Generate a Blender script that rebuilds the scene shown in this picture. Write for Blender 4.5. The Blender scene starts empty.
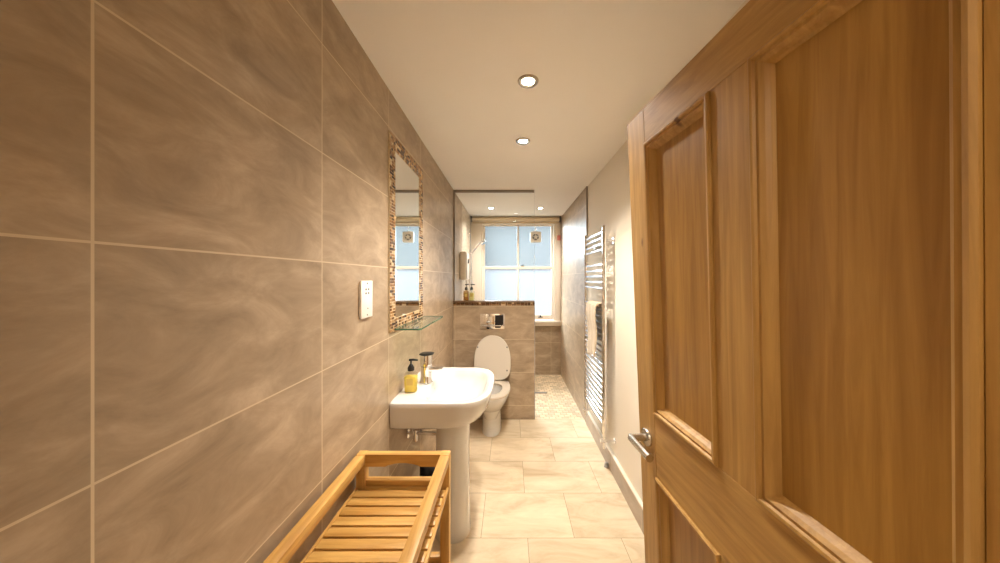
import bpy, bmesh, math, random
from mathutils import Vector, Matrix
random.seed(7)
PI = math.pi
C = bpy.context.scene.collection
S = bpy.context.scene

# ------------------------------------------------------------------ camera, world, light, exposure
cam = bpy.data.objects.new('camera', bpy.data.cameras.new('camera'))
C.objects.link(cam)
cam.location = (0, 0, 1.474)
cam.rotation_euler = (PI / 2, 0, 0)
cam.data.sensor_width = 36
cam.data.lens = 305 / 1000 * 36
cam.data.shift_x = -0.010
cam.data.shift_y = -0.0035
cam.data.clip_start = 0.01
S.camera = cam

S.view_settings.view_transform = 'Standard'
S.view_settings.look = 'None'
S.view_settings.gamma = 1.0
S.view_settings.use_curve_mapping = False
S.view_settings.exposure = 0.90

w = bpy.data.worlds.new('sky'); S.world = w
w.use_nodes = True
bg = w.node_tree.nodes['Background']
bg.inputs[0].default_value = (0.85, 0.93, 1.0, 1)
bg.inputs[1].default_value = 1.0

# daylight arriving at the window opening (sampling portal for the sky, gives no light of its own)
pl = bpy.data.lights.new('window_portal', 'AREA')
pl.shape = 'RECTANGLE'; pl.size = 1.10; pl.size_y = 1.42
pl.cycles.is_portal = True
po = bpy.data.objects.new('window_portal', pl); C.objects.link(po)
po.location = (0.125, 4.765, 1.59); po.rotation_euler = (-PI / 2, 0, 0)

# bright sky high outside the window, and the lamp of the landing behind the camera
dl = bpy.data.lights.new('daylight', 'AREA'); dl.shape = 'RECTANGLE'; dl.size = 2.6; dl.size_y = 2.0; dl.energy = 1300; dl.color = (0.80, 0.91, 1.0)
do = bpy.data.objects.new('daylight', dl); C.objects.link(do)
do.location = (-1.45, 6.6, 2.95)
do.rotation_euler = Vector((1.35, -2.0, -1.4)).to_track_quat('-Z', 'Y').to_euler()
ll = bpy.data.lights.new('landing_light', 'POINT'); ll.energy = 8; ll.color = (1.0, 0.90, 0.78); ll.shadow_soft_size = 0.09
lo = bpy.data.objects.new('landing_light', ll); C.objects.link(lo); lo.location = (0.19, -0.75, 2.28)
LAMP_W = 56.0
LAMP_COL = (1.0, 0.935, 0.855)
DOWNLIGHTS = [(0.085, 1.434), (0.088, 2.06), (-0.25, 4.03), (0.40, 4.03)]

# ------------------------------------------------------------------ materials
M = {}
def new_mat(name):
    m = bpy.data.materials.new(name); m.use_nodes = True
    nt = m.node_tree
    b = nt.nodes['Principled BSDF']
    return m, nt, b

def srgb(r, g, b):
    def f(c):
        c /= 255
        return c / 12.92 if c <= 0.04045 else ((c + 0.055) / 1.055) ** 2.4
    return (f(r), f(g), f(b), 1)

def plain(key, col, rough=0.5, metal=0.0, noise=0.0, nscale=20, **kw):
    m, nt, b = new_mat(key)
    b.inputs['Roughness'].default_value = rough
    b.inputs['Metallic'].default_value = metal
    for k, v in kw.items():
        b.inputs[k.replace('_', ' ')].default_value = v
    tc = nt.nodes.new('ShaderNodeTexCoord')
    n = nt.nodes.new('ShaderNodeTexNoise'); n.inputs['Scale'].default_value = nscale; n.inputs['Detail'].default_value = 4
    nt.links.new(tc.outputs['Object'], n.inputs['Vector'])
    r = nt.nodes.new('ShaderNodeMapRange')
    r.inputs['To Min'].default_value = 1 - noise; r.inputs['To Max'].default_value = 1 + noise
    nt.links.new(n.outputs['Fac'], r.inputs['Value'])
    mx = nt.nodes.new('ShaderNodeVectorMath'); mx.operation = 'SCALE'
    mx.inputs[0].default_value = col[:3]
    nt.links.new(r.outputs['Result'], mx.inputs['Scale'])
    nt.links.new(mx.outputs['Vector'], b.inputs['Base Color'])
    M[key] = m
    return m

def tile_mat(key, axes, tw, th, u0, v0, offset, cols, grout, mortar, rough=0.35, nscale=3.0, var=0.10, vein=(1, 2.2), bump=0.15, ior=1.45):
    """stone tile laid on the plane of two object axes; joints at u0 + k*tw, v0 + k*th"""
    m, nt, b = new_mat(key)
    L = nt.links.new
    tc = nt.nodes.new('ShaderNodeTexCoord')
    sp = nt.nodes.new('ShaderNodeSeparateXYZ'); L(tc.outputs['Object'], sp.inputs[0])
    def off(sock, d):
        a = nt.nodes.new('ShaderNodeMath'); a.operation = 'SUBTRACT'
        L(sock, a.inputs[0]); a.inputs[1].default_value = d
        return a.outputs[0]
    cb = nt.nodes.new('ShaderNodeCombineXYZ')
    L(off(sp.outputs[axes[0]], u0), cb.inputs[0]); L(off(sp.outputs[axes[1]], v0), cb.inputs[1])
    br = nt.nodes.new('ShaderNodeTexBrick')
    br.offset = offset; br.offset_frequency = 2; br.squash = 1.0
    br.inputs['Color1'].default_value = (0, 0, 0, 1); br.inputs['Color2'].default_value = (1, 1, 1, 1)
    br.inputs['Mortar'].default_value = (0.5, 0.5, 0.5, 1)
    br.inputs['Scale'].default_value = 1
    br.inputs['Mortar Size'].default_value = mortar
    br.inputs['Mortar Smooth'].default_value = 0.2
    br.inputs['Bias'].default_value = 0
    br.inputs['Brick Width'].default_value = tw; br.inputs['Row Height'].default_value = th
    L(cb.outputs[0], br.inputs['Vector'])
    # per tile shift of the veining
    mp = nt.nodes.new('ShaderNodeMapping'); mp.inputs['Rotation'].default_value = (0, 0, 0.9)
    mp.inputs['Scale'].default_value = (vein[0], vein[1], 1)
    L(cb.outputs[0], mp.inputs['Vector'])
    sc = nt.nodes.new('ShaderNodeVectorMath'); sc.operation = 'SCALE'; sc.inputs['Scale'].default_value = 7.3
    L(br.outputs['Color'], sc.inputs[0])
    ad = nt.nodes.new('ShaderNodeVectorMath'); ad.operation = 'ADD'
    L(mp.outputs[0], ad.inputs[0]); L(sc.outputs[0], ad.inputs[1])
    n1 = nt.nodes.new('ShaderNodeTexNoise'); n1.inputs['Scale'].default_value = nscale
    n1.inputs['Detail'].default_value = 10; n1.inputs['Roughness'].default_value = 0.68; n1.inputs['Distortion'].default_value = 0.55
    L(ad.outputs[0], n1.inputs['Vector'])
    ramp = nt.nodes.new('ShaderNodeValToRGB')
    ramp.color_ramp.elements[0].position = 0.28; ramp.color_ramp.elements[0].color = cols[0]
    ramp.color_ramp.elements[1].position = 0.72; ramp.color_ramp.elements[1].color = cols[2]
    e = ramp.color_ramp.elements.new(0.5); e.color = cols[1]
    L(n1.outputs['Fac'], ramp.inputs[0])
    # tile to tile value
    mr = nt.nodes.new('ShaderNodeMapRange'); mr.inputs['To Min'].default_value = 1 - var; mr.inputs['To Max'].default_value = 1 + var
    L(br.outputs['Color'], mr.inputs['Value'])
    vs = nt.nodes.new('ShaderNodeVectorMath'); vs.operation = 'SCALE'
    L(ramp.outputs[0], vs.inputs[0]); L(mr.outputs[0], vs.inputs['Scale'])
    mx = nt.nodes.new('ShaderNodeMix'); mx.data_type = 'RGBA'
    L(br.outputs['Fac'], mx.inputs['Factor']); L(vs.outputs[0], mx.inputs['A']); mx.inputs['B'].default_value = grout
    L(mx.outputs['Result'], b.inputs['Base Color'])
    b.inputs['Roughness'].default_value = rough
    b.inputs['IOR'].default_value = ior
    # joints sit a little low
    inv = nt.nodes.new('ShaderNodeMath'); inv.operation = 'SUBTRACT'; inv.inputs[0].default_value = 1
    L(br.outputs['Fac'], inv.inputs[1])
    bp = nt.nodes.new('ShaderNodeBump'); bp.inputs['Strength'].default_value = bump; bp.inputs['Distance'].default_value = 0.002
    L(inv.outputs[0], bp.inputs['Height']); L(bp.outputs[0], b.inputs['Normal'])
    M[key] = m
    return m

def wood_mat(key, axis, cols, rough=0.4, scale=9.0, stretch=14.0, knots=0.0, gloss=0.5):
    m, nt, b = new_mat(key)
    L = nt.links.new
    tc = nt.nodes.new('ShaderNodeTexCoord')
    mp = nt.nodes.new('ShaderNodeMapping')
    s = [stretch] * 3; s['XYZ'.index(axis)] = 1.0
    mp.inputs['Scale'].default_value = s
    oi = nt.nodes.new('ShaderNodeObjectInfo')
    L(tc.outputs['Object'], mp.inputs['Vector'])
    ad = nt.nodes.new('ShaderNodeVectorMath'); ad.operation = 'ADD'
    rs = nt.nodes.new('ShaderNodeMath'); rs.operation = 'MULTIPLY'; rs.inputs[1].default_value = 40
    L(oi.outputs['Random'], rs.inputs[0])
    L(mp.outputs[0], ad.inputs[0]); L(rs.outputs[0], ad.inputs[1])
    n = nt.nodes.new('ShaderNodeTexNoise'); n.inputs['Scale'].default_value = scale / 3
    n.inputs['Detail'].default_value = 7; n.inputs['Roughness'].default_value = 0.6; n.inputs['Distortion'].default_value = 0.6
    L(ad.outputs[0], n.inputs['Vector'])
    ramp = nt.nodes.new('ShaderNodeValToRGB')
    ramp.color_ramp.elements[0].position = 0.3; ramp.color_ramp.elements[0].color = cols[0]
    ramp.color_ramp.elements[1].position = 0.7; ramp.color_ramp.elements[1].color = cols[1]
    L(n.outputs['Fac'], ramp.inputs[0])
    last = ramp.outputs[0]
    if knots:
        v = nt.nodes.new('ShaderNodeTexVoronoi'); v.inputs['Scale'].default_value = 4.0
        kp = nt.nodes.new('ShaderNodeMapping')
        ks = [2.0] * 3; ks['XYZ'.index(axis)] = 1.0; ks[0] = 0.0
        kp.inputs['Scale'].default_value = ks
        L(tc.outputs['Object'], kp.inputs['Vector']); L(kp.outputs[0], v.inputs['Vector'])
        kr = nt.nodes.new('ShaderNodeMapRange'); kr.inputs['From Min'].default_value = 0.04; kr.inputs['From Max'].default_value = 0.085
        kr.inputs['To Min'].default_value = knots; kr.inputs['To Max'].default_value = 0
        L(v.outputs['Distance'], kr.inputs['Value'])
        mx = nt.nodes.new('ShaderNodeMix'); mx.data_type = 'RGBA'
        L(kr.outputs[0], mx.inputs['Factor']); L(last, mx.inputs['A']); mx.inputs['B'].default_value = srgb(86, 46, 14)
        last = mx.outputs['Result']
    L(last, b.inputs['Base Color'])
    b.inputs['Roughness'].default_value = rough
    bp = nt.nodes.new('ShaderNodeBump'); bp.inputs['Strength'].default_value = 0.08; bp.inputs['Distance'].default_value = 0.002
    L(n.outputs['Fac'], bp.inputs['Height']); L(bp.outputs[0], b.inputs['Normal'])
    M[key] = m
    return m

TW, TH, ZT = 0.53, 0.345, 0.145                 # wall tile size and height of its lowest joint
WALLCOL = (srgb(140, 119, 94), srgb(166, 144, 117), srgb(191, 169, 141))
GROUT = srgb(206, 186, 154)
for key, ax, u0, tw in (('tile_side', (1, 2), 0.964, TW), ('tile_front', (0, 2), -0.575, 0.95), ('tile_back', (0, 2), 0.625, TW),
                        ('tile_right', (1, 2), 3.62, TW)):
    tile_mat(key, ax, tw, TH, u0, ZT, 0.0, WALLCOL, GROUT, 0.0022, rough=0.36 if key == 'tile_right' else 0.38, ior=1.6 if key == 'tile_right' else 1.45, nscale=7.0, var=0.05, vein=(0.7, 1.5))
tile_mat('tile_floor', (0, 1), TW, 0.362, 0.10, 0.281, 0.5,
         (srgb(186, 160, 124), srgb(216, 195, 162), srgb(232, 214, 184)), srgb(160, 138, 108), 0.0018, rough=0.48, ior=1.35, nscale=3.0, var=0.04, vein=(0.8, 2.4))
tile_mat('mosaic_floor', (0, 1), 0.066, 0.052, 0.02, 0.01, 0.5,
         (srgb(190, 166, 130), srgb(212, 190, 156), srgb(228, 210, 180)), srgb(170, 148, 112), 0.0032, rough=0.45, nscale=8, var=0.20, bump=0.4)
tile_mat('mosaic_wall', (1, 2), 0.06, 0.022, 0.0, 0.0, 0.5,
         (srgb(150, 128, 104), srgb(188, 170, 146), srgb(214, 202, 184)), srgb(214, 202, 182), 0.002, rough=0.3, nscale=9, var=0.22, bump=0.4)
tile_mat('tile_skirting', (1, 2), TW, 0.5, 0.72, -0.1, 0.0, (srgb(150, 132, 112), srgb(172, 153, 130), srgb(190, 172, 148)), GROUT, 0.002, rough=0.35, nscale=3, var=0.04)
plain('plaster_ceiling', srgb(240, 233, 223), 0.9, noise=0.03, nscale=3)
plain('plaster_wall', srgb(232, 220, 200), 0.85, noise=0.03, nscale=2.5)
plain('paint_white', srgb(240, 228, 212), 0.35, noise=0.02)
plain('trim_pale', srgb(214, 214, 216), 0.25, metal=0.6)
plain('ceramic', srgb(216, 211, 203), 0.08, noise=0.01, Coat_Weight=0.3)
plain('seat_plastic', srgb(212, 200, 182), 0.22, noise=0.01)
plain('plastic_white', srgb(244, 236, 224), 0.35, noise=0.01)
plain('plastic_grey', srgb(120, 116, 110), 0.45, noise=0.03)
plain('plastic_black', srgb(18, 15, 14), 0.35, noise=0.05)
plain('plastic_navy', srgb(14, 14, 26), 0.45, noise=0.05)
plain('chrome', (0.86, 0.86, 0.88, 1), 0.06, metal=1.0)
plain('steel', (0.58, 0.54, 0.48, 1), 0.26, metal=1.0, noise=0.05, nscale=60)
plain('channel', srgb(150, 136, 120), 0.4, metal=0.3)
plain('cap_brown', srgb(122, 92, 62), 0.35, noise=0.1)
plain('mirror', (0.93, 0.95, 0.94, 1), 0.0, metal=1.0)
plain('rubber', srgb(176, 170, 162), 0.7)
plain('label_paper', srgb(222, 196, 110), 0.5, noise=0.03)
plain('tag_pink', srgb(240, 150, 138), 0.5)
plain('blind_fabric', srgb(222, 202, 170), 0.8, noise=0.04, nscale=80)
plain('exterior_render', srgb(178, 172, 164), 0.9, noise=0.1)
for i, c in enumerate((srgb(104, 70, 40), srgb(146, 108, 66), srgb(208, 184, 146), srgb(80, 54, 32), srgb(178, 144, 102))):
    plain('mosaic_%d' % i, c, 0.2, noise=0.08, nscale=60)
plain('mosaic_grout', srgb(224, 204, 168), 0.8)
for a in 'XYZ':
    wood_mat('oak_' + a, a, (srgb(170, 122, 56), srgb(216, 172, 98)), rough=0.38)
    wood_mat('pine_' + a, a, (srgb(160, 118, 58), srgb(196, 154, 86)), rough=0.5, knots=0.85 if a != 'X' else 0.0, stretch=18)
wood_mat('pine_panel', 'Z', (srgb(146, 102, 42), srgb(178, 134, 64)), rough=0.4, stretch=18)

def towel_mat():
    m, nt, b = new_mat('towel_cotton')
    b.inputs['Base Color'].default_value = srgb(204, 182, 148); b.inputs['Roughness'].default_value = 1.0
    b.inputs['Sheen Weight'].default_value = 0.3
    n = nt.nodes.new('ShaderNodeTexNoise'); n.inputs['Scale'].default_value = 260
    bp = nt.nodes.new('ShaderNodeBump'); bp.inputs['Strength'].default_value = 0.6; bp.inputs['Distance'].default_value = 0.004
    nt.links.new(n.outputs['Fac'], bp.inputs['Height']); nt.links.new(bp.outputs[0], b.inputs['Normal'])
    M['towel'] = m
towel_mat()

def clear_glass(key, tint, spec=1.0, ior=1.5):
    """pane: passes light, mirrors by Fresnel"""
    m = bpy.data.materials.new(key); m.use_nodes = True
    nt = m.node_tree; nt.nodes.clear()
    o = nt.nodes.new('ShaderNodeOutputMaterial')
    t = nt.nodes.new('ShaderNodeBsdfTransparent'); t.inputs[0].default_value = tint
    g = nt.nodes.new('ShaderNodeBsdfGlossy'); g.inputs['Roughness'].default_value = 0.0
    f = nt.nodes.new('ShaderNodeFresnel'); f.inputs['IOR'].default_value = ior
    x = nt.nodes.new('ShaderNodeMixShader')
    ge = nt.nodes.new('ShaderNodeNewGeometry')           # the mirror image comes off the outer face only
    ou = nt.nodes.new('ShaderNodeMath'); ou.operation = 'SUBTRACT'; ou.inputs[0].default_value = 1
    mu = nt.nodes.new('ShaderNodeMath'); mu.operation = 'MULTIPLY'
    nt.links.new(ge.outputs['Backfacing'], ou.inputs[1]); nt.links.new(f.outputs[0], mu.inputs[0]); nt.links.new(ou.outputs[0], mu.inputs[1])
    nt.links.new(mu.outputs[0], x.inputs[0]); nt.links.new(t.outputs[0], x.inputs[1]); nt.links.new(g.outputs[0], x.inputs[2])
    nt.links.new(x.outputs[0], o.inputs[0])
    M[key] = m
clear_glass('glass', (0.985, 0.992, 0.988, 1))
clear_glass('glass_green', (0.86, 0.93, 0.89, 1), ior=1.8)
plain('glass_edge', srgb(78, 116, 92), 0.1)
plain('glass_edge_pale', srgb(206, 208, 202), 0.2)
clear_glass('bottle_clear', (0.96, 0.95, 0.90, 1), ior=1.35)
clear_glass('bottle_brown', (0.80, 0.66, 0.45, 1), ior=1.35)

def frosted(key, col, clear, tint):
    m = bpy.data.materials.new(key); m.use_nodes = True
    nt = m.node_tree; nt.nodes.clear()
    o = nt.nodes.new('ShaderNodeOutputMaterial')
    tl = nt.nodes.new('ShaderNodeBsdfTranslucent'); tl.inputs[0].default_value = col
    tp = nt.nodes.new('ShaderNodeBsdfTransparent'); tp.inputs[0].default_value = tint
    gl = nt.nodes.new('ShaderNodeBsdfGlossy'); gl.inputs['Roughness'].default_value = 0.25
    n = nt.nodes.new('ShaderNodeTexNoise'); n.inputs['Scale'].default_value = 55
    bp = nt.nodes.new('ShaderNodeBump'); bp.inputs['Strength'].default_value = 0.3; bp.inputs['Distance'].default_value = 0.003
    nt.links.new(n.outputs['Fac'], bp.inputs['Height'])
    nt.links.new(bp.outputs[0], gl.inputs['Normal'])
    x1 = nt.nodes.new('ShaderNodeMixShader'); x1.inputs[0].default_value = clear
    x2 = nt.nodes.new('ShaderNodeMixShader'); x2.inputs[0].default_value = 0.05
    nt.links.new(tl.outputs[0], x1.inputs[1]); nt.links.new(tp.outputs[0], x1.inputs[2])
    nt.links.new(x1.outputs[0], x2.inputs[1]); nt.links.new(gl.outputs[0], x2.inputs[2])
    nt.links.new(x2.outputs[0], o.inputs[0])
    M[key] = m
frosted('frosted', (0.09, 0.096, 0.10, 1), 0.60, (0.97, 0.98, 0.99, 1))
frosted('frosted_shaded', (0.075, 0.078, 0.079, 1), 0.60, (0.74, 0.77, 0.77, 1))  # upper panes: shade from outside put into a darker glass tint

def liquid(key, col):
    m, nt, b = new_mat(key)
    b.inputs['Base Color'].default_value = col; b.inputs['Roughness'].default_value = 0.08
    tr = nt.nodes.new('ShaderNodeBsdfTranslucent'); tr.inputs[0].default_value = col
    x = nt.nodes.new('ShaderNodeMixShader'); x.inputs[0].default_value = 0.6
    nt.links.new(b.outputs[0], x.inputs[1]); nt.links.new(tr.outputs[0], x.inputs[2])
    nt.links.new(x.outputs[0], nt.nodes['Material Output'].inputs[0])
    M[key] = m
liquid('soap_yellow', srgb(250, 234, 140))
liquid('soap_amber', srgb(214, 176, 110))
liquid('soap_lime', srgb(246, 238, 176))

def lamp_mat():
    m, nt, b = new_mat('lamp_glow')
    b.inputs['Base Color'].default_value = (1, 0.95, 0.85, 1)
    b.inputs['Emission Color'].default_value = (1.0, 0.86, 0.66, 1)
    b.inputs['Emission Strength'].default_value = 45
    M['lamp_glow'] = m
lamp_mat()

# ------------------------------------------------------------------ geometry helpers
class B:
    def __init__(s):
        s.bm = bmesh.new()
    def _add(s, vs, fs, mi=0):
        bv = [s.bm.verts.new(v) for v in vs]
        out = []
        for f in fs:
            try:
                fc = s.bm.faces.new([bv[i] for i in f]); fc.material_index = mi; out.append(fc)
            except ValueError:
                pass
        return bv, out
    def box(s, x0, x1, y0, y1, z0, z1, bev=0.0, seg=2, mi=0):
        vs = [(x, y, z) for x in (x0, x1) for y in (y0, y1) for z in (z0, z1)]
        fs = [(0, 1, 3, 2), (4, 6, 7, 5), (0, 4, 5, 1), (2, 3, 7, 6), (0, 2, 6, 4), (1, 5, 7, 3)]
        bv, fc = s._add(vs, fs, mi)
        if bev:
            es = list({e for f in fc for e in f.edges})
            r = bmesh.ops.bevel(s.bm, geom=es, offset=bev, segments=seg, profile=0.5, affect='EDGES')
            for f in r['faces']:
                f.material_index = mi
        return s
    def loft(s, rings, cap0=True, cap1=True, closed=True, mi=0):
        n = len(rings[0])
        bv = [[s.bm.verts.new(p) for p in r] for r in rings]
        for a, b in zip(bv, bv[1:]):
            for i in range(n if closed else n - 1):
                j = (i + 1) % n
                try:
                    f = s.bm.faces.new((a[i], a[j], b[j], b[i])); f.material_index = mi
                except ValueError:
                    pass
        if cap0:
            s.bm.faces.new(list(reversed(bv[0]))).material_index = mi
        if cap1:
            s.bm.faces.new(bv[-1]).material_index = mi
        return s
    def tube(s, pts, r, seg=12, cap=True, mi=0):
        pts = [Vector(p) for p in pts]
        rs = r if isinstance(r, (list, tuple)) else [r] * len(pts)
        t0 = (pts[1] - pts[0]).normalized()
        up = Vector((0, 0, 1)) if abs(t0.z) < 0.9 else Vector((1, 0, 0))
        nrm = t0.cross(up).normalized()
        rings = []
        for i, p in enumerate(pts):
            if i == 0: t = t0
            elif i == len(pts) - 1: t = (pts[i] - pts[i - 1]).normalized()
            else: t = ((pts[i] - pts[i - 1]).normalized() + (pts[i + 1] - pts[i]).normalized()).normalized()
            nrm = (nrm - t * nrm.dot(t)).normalized()
            bn = t.cross(nrm)
            k = 1.0
            if 0 < i < len(pts) - 1:
                c = (pts[i] - pts[i - 1]).normalized().dot(t)
                k = 1 / max(c, 0.5)
            ring = []
            seg_t = (pts[i] - pts[i - 1]).normalized() if i else t0
            for q in range(seg):
                a = 2 * PI * q / seg
                d = nrm * math.cos(a) + bn * math.sin(a)
                ring.append(p + d * rs[i])
            rings.append(ring)
        return s.loft(rings, cap, cap, mi=mi)
    def lathe(s, prof, c=(0, 0, 0), axis='Z', seg=24, cap=True, mi=0):
        """prof: (radius, height) pairs"""
        c = Vector(c)
        rings = []
        for r, h in prof:
            ring = []
            for q in range(seg):
                a = 2 * PI * q / seg
                u, v = r * math.cos(a), r * math.sin(a)
                d = {'Z': (u, v, h), 'Y': (v, h, u), 'X': (h, u, v), '-X': (-h, v, u), '-Y': (u, -h, v) if False else (u, -h, v)}[axis]
                ring.append(c + Vector(d))
            rings.append(ring)
        return s.loft(rings, cap, cap, mi=mi)
    def prism(s, outline, axis, d0, d1, mi=0, bev=0.0):
        """outline in the plane normal to axis: X:(y,z) Y:(x,z) Z:(x,y)"""
        f = {'X': lambda p, d: (d, p[0], p[1]), 'Y': lambda p, d: (p[0], d, p[1]), 'Z': lambda p, d: (p[0], p[1], d)}[axis]
        n0 = len(s.bm.verts)
        s.loft([[f(p, d0) for p in outline], [f(p, d1) for p in outline]], mi=mi)
        return s

def obj(name, b, mat, parent=None, smooth=True, angle=38):
    me = bpy.data.meshes.new(name)
    bmesh.ops.recalc_face_normals(b.bm, faces=b.bm.faces)
    off = Vector((0, 0, 0))
    p = parent
    while p is not None:
        off += p.location; p = p.parent
    for v in b.bm.verts:
        v.co -= off
    b.bm.to_mesh(me); b.bm.free()
    for m in (mat if isinstance(mat, (list, tuple)) else [mat]):
        me.materials.append(M[m])
    if smooth:
        for p in me.polygons: p.use_smooth = True
        me.set_sharp_from_angle(angle=math.radians(angle))
    o = bpy.data.objects.new(name, me)
    C.objects.link(o)
    if parent is not None: o.parent = parent
    return o

def tag(o, label=None, cat=None, group=None, kind=None):
    if label: o['label'] = label
    if cat: o['category'] = cat
    if group: o['group'] = group
    if kind: o['kind'] = kind
    return o

def thing(name, loc, label, cat, group=None, kind=None):
    o = bpy.data.objects.new(name, None); C.objects.link(o)
    o.empty_display_size = 0.05
    o.location = loc
    return tag(o, label, cat, group, kind)

def struct(name, b, mat, parent=None, label=None, **kw):
    o = obj(name, b, mat, parent, **kw)
    if parent is None: o['kind'] = 'structure'
    if label: o['label'] = label
    return o

def copy_tree(o, parent=None):
    c = o.copy(); C.objects.link(c)
    if parent is not None: c.parent = parent
    for ch in [x for x in o.children]:
        copy_tree(ch, c)
    return c

# ------------------------------------------------------------------ the room
XL, XR, YB, H = -0.594, 0.785, 4.65, 2.40
YH, YF = 3.18, 0.17          # half wall front, doorway wall inner face
struct('floor', B().box(XL - 0.1, XR + 0.1, -1.4, YH + 0.02, -0.10, 0), 'tile_floor', label='cream stone tile floor')
struct('floor_shower', B().box(XL - 0.1, XR + 0.1, YH + 0.02, YB + 0.1, -0.10, 0.0), 'mosaic_floor', label='pale mosaic floor of the shower area')
struct('ceiling', B().box(XL - 0.1, XR + 0.1, -1.4, YB + 0.1, H, H + 0.1), 'plaster_ceiling', label='plain plaster ceiling')
struct('wall_left', B().box(XL - 0.1, XL, YF - 0.12, 3.77, 0, H), 'tile_side', label='left wall of large beige stone tiles')
struct('wall_shower_left', B().box(XL - 0.1, XL, 3.77, YB, 0, H), 'mosaic_wall', label='mosaic strip of wall behind the shower')
struct('wall_right', B().box(XR, XR + 0.1, YF - 0.12, YB, 0, H), 'plaster_wall', label='cream painted right wall')
struct('wall_shower_right', B().box(XR - 0.012, XR, 3.09, YB, 0, H), 'tile_right', label='tiled end of the right wall in the shower')
struct('trim_1', B().box(XR - 0.015, XR - 0.0005, 3.078, 3.09, 0.0, H), 'channel', label='dark edge trim of the shower tiling')
# back wall with the window opening
WX0, WX1, WZ0, WZ1 = -0.47, 0.715, 0.80, 2.345
bw = B()
bw.box(XL, XR, YB, YB + 0.1, 0, WZ0 - 0.05); bw.box(XL, XR, YB, YB + 0.1, WZ1, H)
bw.box(XL, WX0, YB, YB + 0.1, WZ0 - 0.05, WZ1); bw.box(WX1, XR, YB, YB + 0.1, WZ0 - 0.05, WZ1)
struct('wall_back', bw, 'tile_back', label='tiled back wall below the window')
# doorway wall and the landing behind the camera
fw = B()
fw.box(XL, -0.34, YF - 0.12, YF, 0, H); fw.box(0.52, XR, YF - 0.12, YF, 0, H); fw.box(-0.34, 0.52, YF - 0.12, YF, 2.02, H)
struct('wall_front', fw, 'plaster_wall', label='wall with the doorway')
hl = B()
hl.box(XL - 0.1, XR + 0.1, -1.4, -1.3, 0, H); hl.box(XL - 0.1, XL, -1.3, YF - 0.12, 0, H); hl.box(XR, XR + 0.1, -1.3, YF - 0.12, 0, H)
struct('wall_landing', hl, 'plaster_wall', label='landing walls beyond the doorway')
# half wall
struct('wall_partition', B().box(XL, 0.255, YH, YH + 0.14, 0, 1.185), 'tile_front', label='tiled half wall behind the toilet')
cap = B()
cap.box(XL, 0.255, YH + 0.006, YH + 0.14, 1.185, 1.222)
k = 0; x = XL + 0.002
while x < 0.25:
    wdt = random.choice((0.022, 0.03, 0.045))
    for r in range(2):
        cap.box(x, min(x + wdt - 0.002, 0.254), YH - 0.001, YH + 0.006, 1.187 + r * 0.017, 1.202 + r * 0.017, mi=random.choice((1, 2, 4, 4, 1, 3)))
    x += wdt
struct('trim_2', cap, ['mosaic_grout', 'mosaic_0', 'mosaic_1', 'mosaic_2', 'mosaic_3'], label='brown mosaic band along the top of the half wall', smooth=False)
struct('trim_3', B().box(XL, 0.257, YH - 0.004, YH + 0.145, 1.222, 1.232, bev=0.002), 'cap_brown', label='brown top edge of the half wall')
struct('trim_6', B().box(0.255, 0.260, YH - 0.003, YH + 0.006, 0.0, 1.222), 'trim_pale', label='pale corner trim of the half wall')
# right skirting
struct('baseboard_right', B().box(XR - 0.018, XR, YF, 3.078, 0, 0.135), 'tile_skirting', label='stone skirting along the right wall')
struct('trim_4', B().box(XR - 0.022, XR, YF, 3.078, 0.135, 0.148, bev=0.003), 'plaster_wall', label='white bead on top of the skirting')

# ------------------------------------------------------------------ window
win = thing('window_1', (0.12, YB, 0), None, None, kind='structure')
win['label'] = 'white sash window with frosted panes'
GY = 4.70
f = B()
f.box(XL + 0.001, WX0 + 0.02, YB - 0.022, YB, 0.82, 2.375, bev=0.004); f.box(WX1 - 0.02, XR - 0.013, YB - 0.022, YB, 0.82, 2.375, bev=0.004)
f.box(WX0 + 0.02, WX1 - 0.02, YB - 0.022, YB, 2.318, 2.375, bev=0.004)
f.box(WX0 + 0.021, WX0 + 0.05, YB - 0.012, YB + 0.12, 0.83, 2.32); f.box(WX1 - 0.05, WX1 - 0.021, YB - 0.012, YB + 0.12, 0.83, 2.32)
f.box(WX0 + 0.05, WX1 - 0.05, YB - 0.012, YB + 0.12, 2.30, 2.32)
obj('window_frame', f, 'paint_white', win)
sx0, sx1 = WX0 + 0.05, WX1 - 0.05
def sash(y, z0, z1, bottom, top, glass):
    b = B()
    st = 0.034
    gx0, gx1 = sx0 + st, sx1 - st
    b.box(sx0, gx0, y, y + 0.035, z0, z1, bev=0.003); b.box(gx1, sx1, y, y + 0.035, z0, z1, bev=0.003)
    b.box(gx0, gx1, y, y + 0.035, z0, z0 + bottom, bev=0.003); b.box(gx0, gx1, y, y + 0.035, z1 - top, z1, bev=0.003)
    b.box(0.124 - 0.013, 0.124 + 0.013, y + 0.004, y + 0.031, z0 + bottom, z1 - top, bev=0.003)
    s_ = obj('sash', b, 'paint_white', win)
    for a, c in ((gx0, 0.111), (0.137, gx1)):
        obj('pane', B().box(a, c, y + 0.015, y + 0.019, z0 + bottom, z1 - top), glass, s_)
    return s_
low = sash(GY - 0.03, 0.832, 1.655, 0.075, 0.045, 'frosted')
upp = sash(GY + 0.012, 1.612, 2.30, 0.045, 0.025, 'frosted_shaded')
c = B(); c.box(0.17, 0.215, GY - 0.042, GY - 0.018, 1.655, 1.668, bev=0.003); c.tube([(0.20, GY - 0.035, 1.668), (0.20, GY - 0.035, 1.682)], 0.007)
obj('sash_catch', c, 'plastic_black', win)
c = B(); c.box(0.43, 0.50, GY - 0.055, GY - 0.03, 0.872, 0.882, bev=0.003); c.tube([(0.465, GY - 0.045, 0.882), (0.465, GY - 0.045, 0.905)], 0.011)
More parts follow.
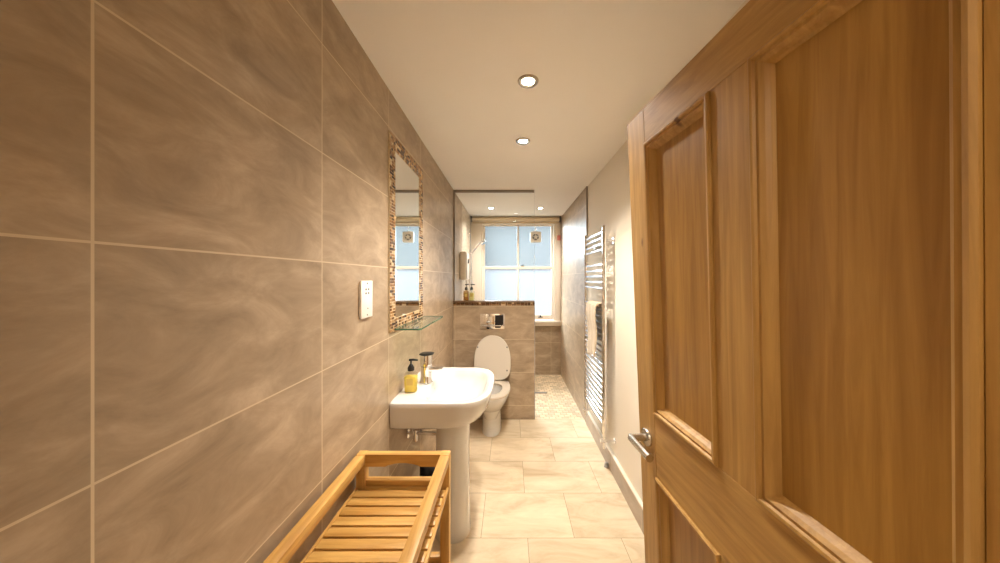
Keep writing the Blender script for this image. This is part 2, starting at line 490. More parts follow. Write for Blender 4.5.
obj('sash_lift', c, 'plastic_black', win)
s_ = B(); s_.box(XL + 0.002, XR - 0.014, YB - 0.055, YB + 0.10, 0.795, 0.826, bev=0.006); s_.box(XL + 0.002, XR - 0.014, YB - 0.024, YB, 0.745, 0.795, bev=0.004)
obj('window_sill', s_, 'paint_white', win)
# unseen outer reveal and lintel, added to shade the upper panes
ex = B()
ex.box(WX0 - 0.3, WX0 - 0.001, YB + 0.12, YB + 0.42, 0.5, 2.7); ex.box(WX1 + 0.001, WX1 + 0.3, YB + 0.12, YB + 0.42, 0.5, 2.7)
ex.box(WX0 - 0.001, WX1 + 0.001, YB + 0.12, YB + 0.42, 2.36, 2.7)
struct('wall_facade_shade', ex, 'exterior_render', label='unseen outer reveal added to shade the window')

# ------------------------------------------------------------------ the door (an old leaf, a little twisted on its hinges)
DW, DH, DT = 0.80, 1.976, 0.042
FREE_Y, HINGE_Y, HINGE_X = 1.0, 0.20, 0.47
def dmap(wd, z, t):
    """wd from the free edge, t out of the face towards the room"""
    xf = 0.3836 + (1.976 - z) * 0.0411
    u = wd / DW
    return (xf + (HINGE_X - xf) * u - t, FREE_Y + (HINGE_Y - FREE_Y) * u, z)
door = thing('door_1', (HINGE_X, HINGE_Y, 0), None, None, kind='structure')
door['label'] = 'stripped pine panelled door standing open'
def dbox(w0, w1, z0, z1, t0, t1, name, mat, parent=door, bev=0.0015):
    b = B().box(w0, w1, t0, t1, z0, z1, bev=bev, seg=1)
    bmesh.ops.subdivide_edges(b.bm, edges=b.bm.edges[:], cuts=3, use_grid_fill=True)
    for v in b.bm.verts: v.co = dmap(v.co.x, v.co.z, v.co.y)
    return obj(name, b, mat, parent)
ST, Z0 = 0.098, 0.012
dbox(0, ST, Z0, DH, -DT, 0, 'stile', 'pine_Z')
dbox(DW - ST, DW, Z0, DH, -DT, 0, 'stile', 'pine_Z')
dbox(ST, DW - ST, DH - 0.105, DH, -DT, 0, 'rail', 'pine_Y')
dbox(ST, DW - ST, 0.885, 1.072, -DT, 0, 'rail', 'pine_Y')
dbox(ST, DW - ST, Z0, 0.24, -DT, 0, 'rail', 'pine_Y')
for z0, z1 in ((1.072, DH - 0.105), (0.24, 0.885)):
    dbox(0.352, 0.448, z0, z1, -DT, 0, 'muntin', 'pine_Z')
    for w0, w1 in ((ST, 0.352), (0.448, DW - ST)):
        p = dbox(w0 + 0.001, w1 - 0.001, z0 + 0.001, z1 - 0.001, -0.028, -0.016, 'panel', 'pine_panel', bev=0)
        prof = [(0.0, -0.012), (0.0, 0.004), (0.004, 0.007), (0.009, 0.006), (0.011, 0.001), (0.017, 0.002), (0.023, -0.004), (0.027, -0.011), (0.031, -0.0158)]
        for flip in (False, True):
            b = B()
            rings = []
            for ins, t in prof:
                if flip: t = -DT - t
                rings.append([dmap(a, c_, t) for a, c_ in ((w0 + ins, z0 + ins), (w1 - ins, z0 + ins), (w1 - ins, z1 - ins), (w0 + ins, z1 - ins))])
            b.loft(rings, False, False)
            obj('moulding', b, 'pine_Z', door, smooth=False)
hz = 0.981
hw = 0.055
hd = tag(obj('door_handle', B().tube([dmap(hw, hz, 0.0005), dmap(hw, hz, 0.052), dmap(hw + 0.006, hz, 0.054), dmap(hw + 0.112, hz, 0.052)], 0.0112, 14), 'steel', door), 'brushed steel lever handle')
b = B()
ring = []
for r, t in ((0.026, 0.0), (0.026, 0.007), (0.0245, 0.009), (0.012, 0.0095)):
    ring.append([dmap(hw + r * math.cos(a * PI / 12), hz + r * math.sin(a * PI / 12), t) for a in range(24)])
b.loft(ring)
obj('rose', b, 'steel', hd)
b = B()
for z in (0.25, 1.72):
    b.tube([dmap(DW + 0.004, z, -0.005), dmap(DW + 0.004, z + 0.09, -0.005)], 0.007)
obj('hinge', b, 'steel', door)
fr = B()
fr.box(0.475, 0.52, YF - 0.12, YF, 0, 2.02); fr.box(-0.34, -0.33, YF - 0.12, YF, 0, 2.02); fr.box(-0.33, 0.475, YF - 0.12, YF, 1.99, 2.02)
struct('trim_5', fr, 'paint_white', label='door lining')

# ------------------------------------------------------------------ downlights
DL = ['recessed ceiling downlight nearest the open wooden door', 'recessed ceiling downlight between the basin and the glass screen',
      'left ceiling downlight of the shower pair, over the shower unit', 'right ceiling downlight of the shower pair, near the fan']
def make_downlight():
    t = thing('downlight', (0, 0, 0), DL[0], 'light', 'recessed ceiling downlights')
    obj('bezel', B().lathe([(0.027, -0.0005), (0.029, -0.004), (0.036, -0.008), (0.045, -0.007), (0.049, -0.003), (0.050, -0.0002)], seg=32, cap=False), 'steel', t)
    obj('lamp', B().lathe([(0.027, -0.0008), (0.027, -0.004), (0.022, -0.0055)], seg=32), 'lamp_glow', t)
    return t
d0 = make_downlight()
for i, (x, y) in enumerate(DOWNLIGHTS):
    d = d0 if i == 0 else copy_tree(d0)
    d.location = (x, y, H)
    d['label'] = DL[i]
    l = bpy.data.lights.new('downlight_beam', 'SPOT')
    l.energy = LAMP_W if i < 2 else LAMP_W * 0.6; l.color = LAMP_COL if i < 2 else (1.0, 0.96, 0.91); l.spot_size = math.radians(126 if i < 2 else 140); l.spot_blend = 0.85 if i < 2 else 1.0; l.shadow_soft_size = 0.028
    lo = bpy.data.objects.new('downlight_beam', l); C.objects.link(lo)
    lo.location = (x, y, H - 0.035)

# ------------------------------------------------------------------ glass screen on the half wall
t = thing('shower_screen', (-0.17, YH + 0.03, 1.232), 'clear glass screen from the half wall up to the ceiling', 'shower screen')
obj('glass_pane', B().box(XL + 0.012, 0.255, YH + 0.026, YH + 0.034, 1.232, 2.385), 'glass', t)
obj('glass_edge', B().box(0.2551, 0.2566, YH + 0.026, YH + 0.034, 1.233, 2.371), 'glass_edge_pale', t)
obj('top_channel', B().box(XL + 0.001, 0.256, YH + 0.02, YH + 0.04, 2.372, 2.399), 'channel', t)
obj('wall_channel', B().box(XL + 0.0005, XL + 0.016, YH + 0.018, YH + 0.042, 1.2325, 2.372), 'channel', t)

# ------------------------------------------------------------------ toilet
def egg(d0, d1, hw, z, nb=7.0, nf=2.25, frac=0.40, N=48, cx=-0.18, yb=YH):
    """plan outline: d = distance out from the half wall; squarish at the back, rounded at the front"""
    dc = d0 + (d1 - d0) * frac
    out = []
    for i in range(N):
        a = 2 * PI * i / N
        c_, s2 = math.cos(a), math.sin(a)
        n, r = (nf, d1 - dc) if c_ > 0 else (nb, dc - d0)
        d = dc + r * math.copysign(abs(c_) ** (2 / n), c_)
        ww = hw * math.copysign(abs(s2) ** (2 / n), s2)
        out.append((cx + ww, yb - d, z))
    return out
wc = thing('toilet', (-0.18, YH - 0.2, 0), 'white toilet with raised seat lid against the half wall', 'toilet')
b = B()
b.loft([egg(0.012, 0.352, 0.096, 0.0), egg(0.012, 0.35, 0.093, 0.02), egg(0.012, 0.35, 0.092, 0.15), egg(0.012, 0.37, 0.098, 0.215),
        egg(0.012, 0.44, 0.128, 0.27), egg(0.012, 0.50, 0.158, 0.33), egg(0.012, 0.53, 0.174, 0.375), egg(0.012, 0.535, 0.177, 0.405), egg(0.014, 0.530, 0.174, 0.412),
        egg(0.15, 0.47, 0.118, 0.412, nb=2.6), egg(0.155, 0.465, 0.114, 0.395, nb=2.4), egg(0.165, 0.455, 0.108, 0.33, nb=2.3), egg(0.18, 0.42, 0.09, 0.24, nb=2.2), egg(0.21, 0.37, 0.06, 0.16, nb=2)])
obj('pan', b, 'ceramic', wc)
b = B()
b.loft([egg(0.085, 0.537, 0.181, 0.4125, nb=3.4), egg(0.08, 0.541, 0.185, 0.420, nb=3.4), egg(0.085, 0.537, 0.181, 0.432, nb=3.4),
        egg(0.165, 0.455, 0.108, 0.432, nb=2.4), egg(0.158, 0.462, 0.114, 0.424, nb=2.4), egg(0.16, 0.460, 0.113, 0.4125, nb=2.4)], False, False)
obj('seat', b, 'seat_plastic', wc)
# lid standing up, leaning back a little
def lidring(s_, th, N=56):
    out = []
    for i in range(N):
        a = 2 * PI * i / N
        c_, s2 = math.cos(a), math.sin(a)
        n, r = (2.2, 0.262) if c_ > 0 else (3.4, 0.185)
        L = 0.185 + r * s_ * math.copysign(abs(c_) ** (2 / n), c_)
        ww = 0.187 * s_ * math.copysign(abs(s2) ** (2 / n), s2)
        out.append((-0.18 + ww, YH - 0.085 + 0.055 * (L / 0.45) - th, 0.437 + L))
    return out
b = B(); b.loft([lidring(0.985, 0.0), lidring(1.0, 0.006), lidring(1.0, 0.012), lidring(0.975, 0.018), lidring(0.6, 0.0185)])
lid = obj('lid', b, 'seat_plastic', wc)
for ux, uz in ((-0.15, 0.33), (0.15, 0.33), (-0.15, 0.10), (0.15, 0.10)):
    yy = YH - 0.085 + 0.055 * (uz / 0.45) - 0.018
    obj('buffer', B().lathe([(0.008, 0.0), (0.008, 0.005), (0.005, 0.008)], (-0.18 + ux, yy, 0.437 + uz), '-Y', 12), 'plastic_grey', lid)
for ux in (-0.075, 0.075):
    obj('hinge', B().lathe([(0.014, -0.02), (0.014, 0.02)], (-0.18 + ux, YH - 0.072, 0.430), 'X', 14), 'chrome', wc)

# flush plate
t = thing('flush_plate', (-0.18, YH, 1.04), 'chrome dual flush plate on the half wall above the toilet', 'flush plate')
px, pz = -0.185, 1.020
obj('plate', B().box(px - 0.128, px + 0.128, YH - 0.010, YH - 0.0005, pz - 0.078, pz + 0.082, bev=0.003), 'chrome', t)
obj('button', B().box(px - 0.085, px + 0.022, YH - 0.016, YH - 0.0101, pz - 0.052, pz + 0.056, bev=0.003), 'chrome', t)
obj('button', B().prism([(px + 0.030, pz + 0.068), (px + 0.116, pz + 0.068), (px + 0.116, pz - 0.02), (px + 0.085, pz - 0.062), (px + 0.030, pz - 0.062)], 'Y', YH - 0.016, YH - 0.0101), 'plastic_black', t)  # right button: dark reflection in the chrome painted as black
obj('glint_bar', B().tube([(px - 0.12, YH - 0.026, pz - 0.04), (px + 0.095, YH - 0.026, pz - 0.04)], 0.007), 'chrome', t)  # bar added to stand for a bright reflection on the chrome plate

# ------------------------------------------------------------------ wash basin
BY, BZ = 1.80, 0.858
def bring(x0, x1, hv, z, xc=0.27, nb=60, nf=3.2, N=96):
    out = []
    for i in range(N):
        a = 2 * PI * i / N
        c_, s2 = math.cos(a), math.sin(a)
        # even spread of points on both halves
        n, r = (nf, x1 - xc) if c_ > 0 else (nb, xc - x0)
        k = (abs(c_) ** n + abs(s2) ** n) ** (-1 / n)
        out.append((XL + xc + r * c_ * k, BY + hv * s2 * k, z))
    return out
ba = thing('wash_basin', (XL + 0.27, BY, 0), 'white ceramic basin on a full pedestal by the left wall', 'basin')
b = B()
e0 = 0.001
b.loft([bring(0.10, 0.36, 0.12, BZ - 0.165, xc=0.22, nb=4), bring(0.04, 0.40, 0.20, BZ - 0.160, xc=0.22, nb=6, nf=2.6), bring(e0, 0.435, 0.275, BZ - 0.140, xc=0.22, nf=2.6), bring(e0, 0.455, 0.298, BZ - 0.122, xc=0.24, nf=2.8),
        bring(e0, 0.478, 0.305, BZ - 0.08), bring(e0, 0.494, 0.308, BZ - 0.03), bring(e0, 0.500, 0.310, BZ - 0.008), bring(e0, 0.497, 0.307, BZ - 0.001),
        bring(e0, 0.492, 0.302, BZ), bring(0.135, 0.462, 0.268, BZ - 0.001, xc=0.29, nb=4.5, nf=2.9), bring(0.142, 0.455, 0.262, BZ - 0.008, xc=0.29, nb=4, nf=2.8),
        bring(0.15, 0.445, 0.25, BZ - 0.04, xc=0.29, nb=3.6, nf=2.7), bring(0.165, 0.42, 0.225, BZ - 0.09, xc=0.285, nb=3, nf=2.5),
        bring(0.20, 0.37, 0.15, BZ - 0.122, xc=0.28, nb=2.4, nf=2.3), bring(0.25, 0.30, 0.025, BZ - 0.132, xc=0.275, nb=2, nf=2)])
obj('bowl', b, 'ceramic', ba, angle=50)
def pring(rx, ry, z, n=2.4, N=40, cx=0.258):
    out = []
    for i in range(N):
        a = 2 * PI * i / N
        c_, s2 = math.cos(a), math.sin(a)
        out.append((XL + cx + rx * math.copysign(abs(c_) ** (2 / n), c_), BY + ry * math.copysign(abs(s2) ** (2 / n), s2), z))
    return out
b = B()
b.loft([pring(0.104, 0.110, 0.0), pring(0.104, 0.110, 0.012), pring(0.100, 0.105, 0.05), pring(0.097, 0.10, 0.3), pring(0.096, 0.098, 0.55), pring(0.102, 0.105, 0.69), pring(0.112, 0.12, BZ - 0.158)])
obj('pedestal', b, 'ceramic', ba)
obj('plughole', B().lathe([(0.024, 0.001), (0.026, 0.003), (0.018, 0.005), (0.006, 0.004)], (XL + 0.275, BY, BZ - 0.1325), 'Z', 24), 'chrome', ba)
obj('overflow', B().lathe([(0.009, 0.0), (0.009, 0.002), (0.006, 0.002)], (XL + 0.150, BY, BZ - 0.038), 'X', 18), 'chrome', ba)
# mixer tap
tx = XL + 0.100
tap = tag(obj('mixer_tap', B().lathe([(0.038, 0), (0.038, 0.005), (0.034, 0.010), (0.032, 0.05), (0.033, 0.098)], (tx, BY, BZ), 'Z', 32), 'chrome', ba), 'chrome single lever mixer tap')
b = B()
def sp(x, hw, z0, z1, n=5, N=24):
    out = []
    for i in range(N):
        a = 2 * PI * i / N
        c_, s2 = math.cos(a), math.sin(a)
        out.append((x, BY + hw * math.copysign(abs(c_) ** (2 / n), c_), (z0 + z1) / 2 + (z1 - z0) / 2 * math.copysign(abs(s2) ** (2 / n), s2)))
    return out
b.loft([sp(tx + 0.01, 0.026, BZ + 0.066, BZ + 0.096), sp(tx + 0.05, 0.025, BZ + 0.072, BZ + 0.095), sp(tx + 0.10, 0.022, BZ + 0.078, BZ + 0.092)])
obj('spout', b, 'chrome', tap)
b = B()
b.lathe([(0.030, 0.0985), (0.035, 0.101), (0.036, 0.155), (0.034, 0.164)], (tx, BY, BZ), 'Z', 32)
lv = obj('lever', b, 'chrome', tap)
b = B()
b.loft([sp(tx - 0.036, 0.022, BZ + 0.164, BZ + 0.172, 3), sp(tx - 0.02, 0.034, BZ + 0.165, BZ + 0.176, 3), sp(tx + 0.02, 0.034, BZ + 0.165, BZ + 0.177, 3), sp(tx + 0.042, 0.024, BZ + 0.166, BZ + 0.173, 3)])
tag(obj('lever_plate', b, 'plastic_black', tap), 'dark flat lever plate')
# waste pipe and stop valve under the bowl
b = B()
b.lathe([(0.03, 0.0005), (0.03, 0.006), (0.016, 0.010)], (XL, 1.77, 0.575), 'X', 20)
b.tube([(XL + 0.005, 1.77, 0.575), (XL + 0.19, 1.77, 0.572)], 0.011)
wp = tag(obj('waste_pipe', b, 'chrome', ba), 'chrome pipe from the wall to the pedestal')
b = B(); b.tube([(XL + 0.045, 1.77, 0.53), (XL + 0.045, 1.77, 0.615)], 0.014); b.tube([(XL + 0.045, 1.77, 0.600), (XL + 0.085, 1.75, 0.606)], 0.012)
obj('stop_valve', b, 'chrome', wp)

# soap dispenser on the basin
def pump_bottle(name, loc, hw, hd_, hgt, body, liq, label, cat, group=None, lab=True, fill=0.86):
    x, y, z = loc
    t = thing(name, loc, label, cat, group)
    def rr(k, zz, n=5, N=28):
        out = []
        for i in range(N):
            a = 2 * PI * i / N
            c_, s2 = math.cos(a), math.sin(a)
            out.append((x + hw * k * math.copysign(abs(c_) ** (2 / n), c_), y + hd_ * k * math.copysign(abs(s2) ** (2 / n), s2), z + zz))
        return out
    nk = 0.34
    b = B(); b.loft([rr(0.93, 0.0005), rr(1, 0.006), rr(1, hgt * 0.92), rr(0.9, hgt * 0.97), rr(nk, hgt, n=2), rr(nk, hgt + 0.012, n=2)])
    obj('bottle', b, body, t)
    b = B(); b.loft([rr(0.86, 0.004), rr(0.93, 0.010), rr(0.93, hgt * fill)])
    obj('liquid', b, liq, t)
    p = B(); top = z + hgt + 0.010
    p.lathe([(hw * 0.52, 0), (hw * 0.52, 0.016), (hw * 0.30, 0.030), (hw * 0.13, 0.036), (hw * 0.13, 0.055)], (x, y, top), 'Z', 18)
    p.tube([(x - 0.010, y - 0.004, top + 0.057), (x + 0.012, y, top + 0.058), (x + 0.036, y + 0.004, top + 0.054)], [0.0065, 0.006, 0.0045], 10)
    obj('pump', p, 'plastic_black', t)
    if lab:
        obj('sticker', B().box(x - hw * 0.5, x + hw * 0.5, y - hd_ - 0.0012, y - hd_ - 0.0002, z + hgt * 0.40, z + hgt * 0.74), 'label_paper', t)
    return t
pump_bottle('soap_dispenser', (-0.537, 1.655, BZ), 0.034, 0.024, 0.105, 'bottle_clear', 'soap_yellow', 'clear bottle of yellow hand soap with black pump on the basin', 'soap dispenser', fill=0.8)
pump_bottle('soap_dispenser', (-0.470, YH + 0.09, 1.232), 0.028, 0.024, 0.105, 'bottle_brown', 'soap_amber', 'brown pump bottle behind the glass, left of the pair on the half wall', 'soap dispenser', 'pump bottles on the half wall', fill=0.8)
pump_bottle('soap_dispenser', (-0.410, YH + 0.09, 1.232), 0.028, 0.024, 0.105, 'bottle_clear', 'soap_lime', 'pale yellow pump bottle behind the glass, right of the pair on the half wall', 'soap dispenser', 'pump bottles on the half wall', fill=0.8)

# ------------------------------------------------------------------ mirror with mosaic border
MY0, MY1, MZ0, MZ1, MBW = 1.487, 2.047, 1.205, 2.195, 0.072
mi_ = thing('wall_mirror', (XL, 1.767, 1.70), 'tall wall mirror in a brown mosaic border above the basin', 'mirror')
obj('mirror_glass', B().box(XL + 0.0005, XL + 0.006, MY0 + MBW, MY1 - MBW, MZ0 + MBW - 0.008, MZ1 - MBW), 'mirror', mi_, smooth=False)
b = B()
def strip(y0, y1, z0, z1, mi=0):
    b.box(XL + 0.0005, XL + 0.007, y0, y1, z0, z1, mi=mi)
strip(MY0, MY0 + MBW, MZ0, MZ1); strip(MY1 - MBW, MY1, MZ0, MZ1)
strip(MY0 + MBW, MY1 - MBW, MZ0, MZ0 + MBW - 0.008); strip(MY0 + MBW, MY1 - MBW, MZ1 - MBW, MZ1)
def mosaic(y0, y1, z0, z1):
    """small stone pieces of mixed length in three columns that run up the band"""
    n = max(1, round((z1 - z0) / 0.0150)); ph = (z1 - z0) / n
    for r in range(n):
        y = y0
        while y < y1 - 0.004:
            wd = random.choice((0.018, 0.024, 0.030))
            ye = min(y + wd, y1)
            if y1 - ye < 0.008: ye = y1
            b.box(XL + 0.0065, XL + 0.0095, y + 0.0018, ye - 0.0018, z0 + r * ph + 0.0016, z0 + (r + 1) * ph - 0.0016, mi=random.choice((1, 1, 2, 2, 3, 4, 5, 5)))
            y = ye
mosaic(MY0, MY0 + MBW, MZ0, MZ1); mosaic(MY1 - MBW, MY1, MZ0, MZ1)
mosaic(MY0 + MBW, MY1 - MBW, MZ0, MZ0 + MBW - 0.008); mosaic(MY0 + MBW, MY1 - MBW, MZ1 - MBW, MZ1)
tag(obj('mosaic_border', b, ['mosaic_grout'] + ['mosaic_%d' % i for i in range(5)], mi_, smooth=False), 'brown and cream mosaic border')

# glass shelf
t = thing('glass_shelf', (XL, 1.80, 1.213), 'small clear glass shelf under the mosaic mirror', 'shelf')
b = B()
o_ = [(XL + 0.010, 1.545), (XL + 0.128, 1.545), (XL + 0.142, 1.559), (XL + 0.142, 2.055), (XL + 0.128, 2.069), (XL + 0.010, 2.069)]
b.prism(o_, 'Z', 1.209, 1.217)
for f_ in b.bm.faces:
    f_.material_index = 1 if len(f_.verts) == 4 else 0
obj('glass_plate', b, ['glass_green', 'glass_edge'], t, smooth=False)
for y in (1.62, 1.99):
    obj('bracket', B().box(XL + 0.0096, XL + 0.040, y - 0.010, y + 0.010, 1.200, 1.2088, bev=0.002), 'chrome', t)

# shaver socket
t = thing('shaver_socket', (XL, 1.257, 1.385), 'white shaver socket plate on the tiles left of the mirror', 'socket')
obj('back_box', B().box(XL + 0.0005, XL + 0.005, 1.199, 1.291, 1.316, 1.459), 'plastic_white', t)
fp = obj('faceplate', B().box(XL + 0.0051, XL + 0.0115, 1.196, 1.294, 1.312, 1.463, bev=0.002), 'plastic_white', t)
for y, z in ((1.234, 1.412), (1.234, 1.428), (1.257, 1.412), (1.257, 1.428)):
    obj('pin_hole', B().lathe([(0.0042, 0), (0.0042, 0.0010)], (XL + 0.0115, y, z), 'X', 10), 'plastic_black', fp)
for z in (1.324, 1.452):
    obj('screw', B().lathe([(0.0038, 0), (0.0034, 0.0014)], (XL + 0.0115, 1.245, z), 'X', 10), 'plastic_grey', fp)
obj('indicator', B().lathe([(0.003, 0), (0.003, 0.001)], (XL + 0.0115, 1.250, 1.350), 'X', 10), 'plastic_grey', fp)

# ------------------------------------------------------------------ shower unit, rail and handset
t = thing('electric_shower', (XL, 3.69, 1.62), 'white electric shower unit on the left shower wall', 'shower unit')
obj('casing', B().box(XL + 0.0005, XL + 0.075, 3.60, 3.83, 1.45, 1.79, bev=0.012), 'plastic_white', t)
obj('front_cover', B().box(XL + 0.0752, XL + 0.083, 3.61, 3.82, 1.46, 1.78, bev=0.004), 'plastic_white', t)
obj('dial', B().lathe([(0.03, 0), (0.028, 0.012), (0.02, 0.014)], (XL + 0.083, 3.715, 1.68), 'X', 20), 'plastic_grey', t)
t = thing('shower_rail', (XL, 4.12, 1.7), 'chrome shower rail with angled handset beside the window', 'shower rail')
ry = 4.10
obj('riser', B().tube([(XL + 0.055, ry, 1.30), (XL + 0.055, ry, 2.14)], 0.011, 14), 'chrome', t)
for z in (1.32, 2.12):
    obj('bracket', B().tube([(XL + 0.0005, ry, z), (XL + 0.058, ry, z)], 0.014, 14), 'chrome', t)
hs = obj('handset', B().tube([(XL + 0.075, ry - 0.01, 1.80), (XL + 0.13, ry - 0.02, 1.87), (XL + 0.20, ry - 0.035, 1.945), (XL + 0.235, ry - 0.04, 1.955)], [0.011, 0.012, 0.014, 0.018], 14), 'chrome', t)
b = B()
dv = Vector((0.55, -0.1, -0.83)).normalized()
c0 = Vector((XL + 0.240, ry - 0.04, 1.958))
b.tube([c0 - dv * 0.008, c0 + dv * 0.012, c0 + dv * 0.022], [0.022, 0.042, 0.043], 22)
obj('shower_head', b, 'chrome', hs)
obj('slider', B().tube([(XL + 0.035, ry - 0.006, 1.80), (XL + 0.088, ry - 0.012, 1.81)], 0.020, 14), 'chrome', t)
pts = []
for i in range(26):
    u = i / 25
    a = Vector((XL + 0.075, ry - 0.01, 1.795)); e = Vector((XL + 0.045, 3.80, 1.448))
    p = a.lerp(e, u); p.z -= 0.42 * math.sin(PI * u) ** 0.9; p.x += 0.03 * math.sin(PI * u)
    pts.append(p)
obj('hose', B().tube(pts, 0.007, 8), 'chrome', t)

# roller blind, fan, tag
t = thing('roller_blind', (0.09, YB - 0.06, 2.36), 'cream rolled-up blind across the top of the window', 'blind')
obj('roll', B().lathe([(0.032, XL + 0.03), (0.032, XR - 0.045)], (0, YB - 0.062, 2.358), 'X', 24), 'blind_fabric', t)
for x in (XL + 0.004, XR - 0.044):
    obj('bracket', B().box(x, x + 0.022, YB - 0.10, YB - 0.023, 2.318, 2.398, bev=0.002), 'plastic_grey', t)
obj('hem_bar', B().box(XL + 0.03, XR - 0.048, YB - 0.036, YB - 0.024, 2.300, 2.325, bev=0.003), 'blind_fabric', t)

FX, FZ, FY = 0.395, 2.105, GY + 0.012 + 0.015
t = thing('extractor_fan', (FX, FY, FZ), 'square white extractor fan fitted in the upper right window pane', 'fan')
b = B(); N = 28
def sq(hh, y, n=9):
    out = []
    for i in range(N):
        a = 2 * PI * (i + .5) / N
        c_, s2 = math.cos(a), math.sin(a)
        k = (abs(c_) ** n + abs(s2) ** n) ** (-1 / n)
        out.append((FX + hh * c_ * k, FY - y, FZ + hh * s2 * k))
    return out
b.loft([sq(0.086, 0.0005), sq(0.086, 0.03), sq(0.080, 0.038), sq(0.053, 0.039, 2), sq(0.051, 0.012, 2)])
obj('housing', b, 'plastic_white', t)
gr = B()
for q in range(5):
    a = q * 2 * PI / 5 + 0.3
    p0 = Vector((FX + 0.024 * math.cos(a), FY - 0.034, FZ + 0.024 * math.sin(a))); p1 = Vector((FX + 0.052 * math.cos(a), FY - 0.034, FZ + 0.052 * math.sin(a)))
    gr.tube([p0, p1], 0.005, 8)
gr.lathe([(0.026, -0.038), (0.026, -0.030)], (FX, FY, FZ), 'Y', 20)
obj('grille', gr, 'plastic_white', t)
obj('rotor', B().lathe([(0.049, -0.016), (0.049, -0.0125)], (FX, FY, FZ), 'Y', 24), 'plastic_grey', t)
obj('cord', B().tube([(FX, FY - 0.01, FZ + 0.087), (FX - 0.004, FY - 0.012, 2.20), (FX - 0.004, FY - 0.016, 2.272)], 0.004, 8), 'plastic_white', t)

t = thing('wall_tag', (0.735, YB - 0.022, 2.10), 'small pink tag hanging on the window casing at right', 'tag')
obj('card', B().box(0.715, 0.765, YB - 0.040, YB - 0.0222, 2.045, 2.120, bev=0.004), 'tag_pink', t)
obj('hook', B().tube([(0.74, YB - 0.030, 2.12), (0.74, YB - 0.032, 2.135), (0.74, YB - 0.0225, 2.14)], 0.003, 8), 'plastic_grey', t)

t = thing('floor_drain', (0.35, 3.90, 0.0), 'narrow dark drain slot in the shower floor', 'drain')
obj('slot_frame', B().box(0.27, 0.475, 3.885, 3.935, 0.0003, 0.004, bev=0.001), 'steel', t)
obj('grate', B().box(0.276, 0.469, 3.894, 3.926, 0.004, 0.0052), 'plastic_grey', t)

# ------------------------------------------------------------------ heated towel rail
PX, PN, PF = 0.702, 2.27, 2.81
t = thing('towel_radiator', (PX, 2.54, 0.33), 'tall chrome ladder towel rail on the right wall', 'towel rail')
for y in (PN, PF):
    obj('post', B().lathe([(0.012, 0.325), (0.0175, 0.329), (0.0175, 1.862), (0.012, 1.867)], (PX, y, 0), 'Z', 18), 'chrome', t)
zs = [1.822, 1.777, 1.733, 1.689] + [1.577 - 0.0453 * i for i in range(5)] + [0.386 + 0.0437 * i for i in range(21)]
for z in zs:
    pts = []
    for i in range(9):
        u = i / 8
        pts.append((PX - 0.004 - 0.004 * math.sin(PI * u), PN + 0.012 + (PF - PN - 0.024) * u, z))
    obj('rung', B().tube(pts, 0.0098, 10), 'chrome', t)
for z in (1.755,):
    for y in (PN + 0.02, PF - 0.02):
        b = B(); b.tube([(PX, y, z), (XR - 0.0015, y, z)], 0.010, 12); b.lathe([(0.021, -0.012), (0.021, -0.0005)], (XR, y, z), 'X', 16)
        obj('wall_bracket', b, 'chrome', t)
for y in (PN, PF):
    b = B(); b.tube([(PX, y, 0.326), (PX, y, 0.245)], 0.013, 14); b.tube([(PX - 0.03, y, 0.262), (PX, y, 0.262)], 0.015, 14)
    b.tube([(PX, y, 0.262), (XR - 0.001, y, 0.262)], 0.008, 12)
    b.lathe([(0.02, -0.008), (0.02, -0.0005)], (XR, y, 0.262), 'X', 16)
    v = obj('valve', b, 'chrome', t)
    obj('valve_cap', B().lathe([(0.012, 0), (0.013, -0.008), (0.013, -0.035), (0.010, -0.04)], (PX, y, 0.245), 'Z', 16), 'chrome', v)

# towel over the rungs
ty0, ty1 = 2.325, 2.60
prof = []
zt = 1.262
# back drop, over the rung, front drop (x, z)
for i in range(9): prof.append((PX + 0.012, 0.98 + (zt - 0.98) * i / 8))
for i in range(1, 8):
    a = PI * i / 8
    prof.append((PX - 0.012 + 0.026 * math.cos(a), zt + 0.018 * math.sin(a)))
for i in range(18): prof.append((PX - 0.042 - 0.006 * math.sin(i * 0.5), zt - (zt - 0.855) * i / 17))
b = B(); grid = []
for j in range(15):
    u = j / 14
    row = []
    for i, (x, z) in enumerate(prof):
        k = max(0, (i - 15) / 18)
        wv = 0.007 * math.sin(u * 9 + i * 0.12) * min(1, i / 16) if i > 15 else 0
        yy = ty0 + (ty1 - ty0) * (u * (1 - 0.18 * k) + 0.03 * k)
        row.append((x - abs(wv), yy, z + (0.010 * math.sin(u * 5) * k)))
    grid.append(row)
b.loft(grid, False, False, closed=False)
tw = obj('towel', b, 'towel', None)
tag(tw, 'cream cotton towel draped over the chrome towel rail', 'towel')
m_ = tw.modifiers.new('thick', 'SOLIDIFY'); m_.thickness = 0.012; m_.offset = 0
m_ = tw.modifiers.new('smooth', 'SUBSURF'); m_.levels = 1; m_.render_levels = 1

t = thing('door_stop', (0.76, 2.42, 0.0), 'small grey rubber stop on the floor at the right skirting', 'door stop')
obj('base', B().lathe([(0.019, 0.0003), (0.019, 0.012), (0.015, 0.018)], (0.752, 2.38, 0), 'Z', 18), 'rubber', t)
obj('bumper', B().lathe([(0.013, 0.018), (0.014, 0.022), (0.013, 0.032), (0.009, 0.036)], (0.752, 2.38, 0), 'Z', 18), 'rubber', t)

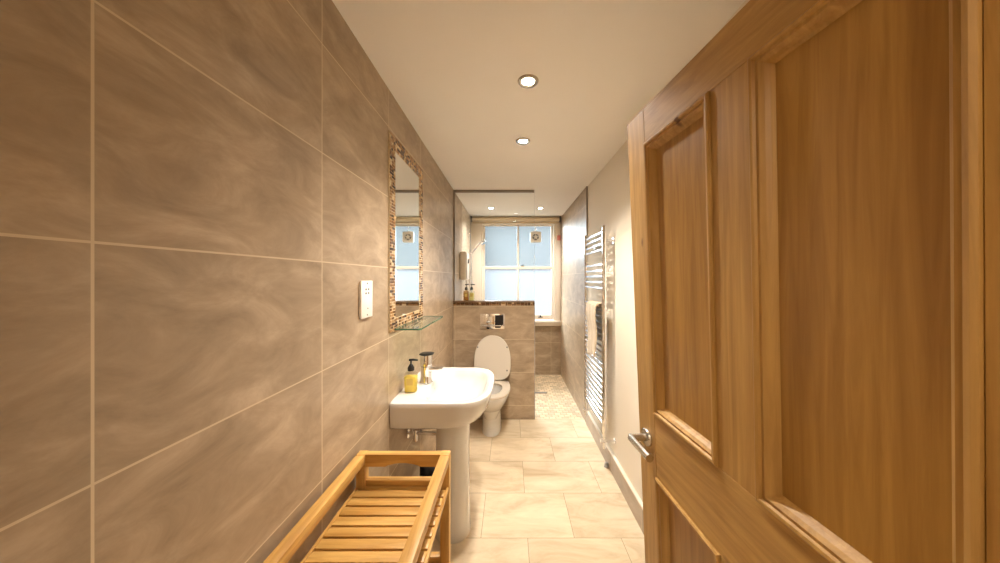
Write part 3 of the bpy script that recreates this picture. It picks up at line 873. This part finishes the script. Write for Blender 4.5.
# small dark pot between rack and pedestal
t = thing('brush_pot', (-0.505, 1.90, 0.0), 'slim black pot with slanted top behind the basin pedestal', 'pot')
b = B(); rings = []
for z, r in ((0.0005, 0.052), (0.01, 0.056), (0.15, 0.057), (0.24, 0.056)):
    rings.append([(-0.505 + r * math.cos(a * PI / 12), 1.90 + r * math.sin(a * PI / 12), z) for a in range(24)])
obj('body', B().loft(rings), 'plastic_navy', t)
rings = []
for k, (z, r) in enumerate(((0.2402, 0.057), (0.29, 0.054), (0.325, 0.036), (0.338, 0.016))):
    rings.append([(-0.505 - 0.030 * max(0, k - 1) / 2 + r * math.cos(a * PI / 12), 1.90 + r * math.sin(a * PI / 12), z - (0.5 * r * math.cos(a * PI / 12) if 0 < k < 3 else 0)) for a in range(24)])
obj('lid', B().loft(rings), 'plastic_navy', t)

# ------------------------------------------------------------------ slatted wooden rack
RX0, RX1, RY0, RY1, RZ = -0.580, -0.229, 0.50, 1.180, 0.808
t = thing('slatted_rack', ((RX0 + RX1) / 2, (RY0 + RY1) / 2, 0), 'golden wooden slatted rack with raised rim against the left wall', 'rack')
P = 0.034
for x in (RX0, RX1 - P):
    for y in (RY0, RY1 - P):
        obj('leg', B().box(x, x + P, y, y + P, 0.0005, RZ, bev=0.002), 'oak_Z', t)
for x in (RX0, RX1 - P):
    obj('side_rail', B().box(x, x + P, RY0 + P, RY1 - P, RZ - 0.034, RZ - 0.0005, bev=0.002), 'oak_Y', t)
def end_rail(y):
    x0, x1 = RX0 + P, RX1 - P
    pts = [(x0, RZ - 0.0005), (x1, RZ - 0.0005), (x1, RZ - 0.046)]
    for i in range(13):
        u = i / 12
        pts.append((x1 - 0.075 - (x1 - x0 - 0.15) * u, RZ - 0.046 + 0.014 * math.sin(PI * u) ** 0.7))
    pts.append((x0, RZ - 0.046))
    b = B().prism(pts, 'Y', y, y + 0.026)
    obj('end_rail', b, 'oak_X', t)
end_rail(RY1 - P + 0.004); end_rail(RY0 + 0.004)
for zs_ in (0.685, 0.395, 0.13):
    for y in (RY0 + 0.004, RY1 - P + 0.006):
        obj('cross_rail', B().box(RX0 + P, RX1 - P, y, y + 0.024, zs_ + 0.0025, zs_ + 0.025, bev=0.002), 'oak_X', t)
    for x in (RX0 + 0.001, RX1 - 0.010):
        obj('shelf_edge', B().box(x, x + 0.009, RY0 + P, RY1 - P, zs_ - 0.010, zs_ + 0.003, bev=0.0015), 'oak_Y', t)
    y = RY1 - 0.004
    pitch = 0.0424
    while y - 0.034 > RY0 + P:
        e = P + 0.001 if y > RY1 - P else 0.0105
        obj('slat', B().box(RX0 + e, RX1 - e, y - 0.0345, y, zs_ - 0.010, zs_ + 0.002, bev=0.0015), 'oak_X', t)
        y -= pitch
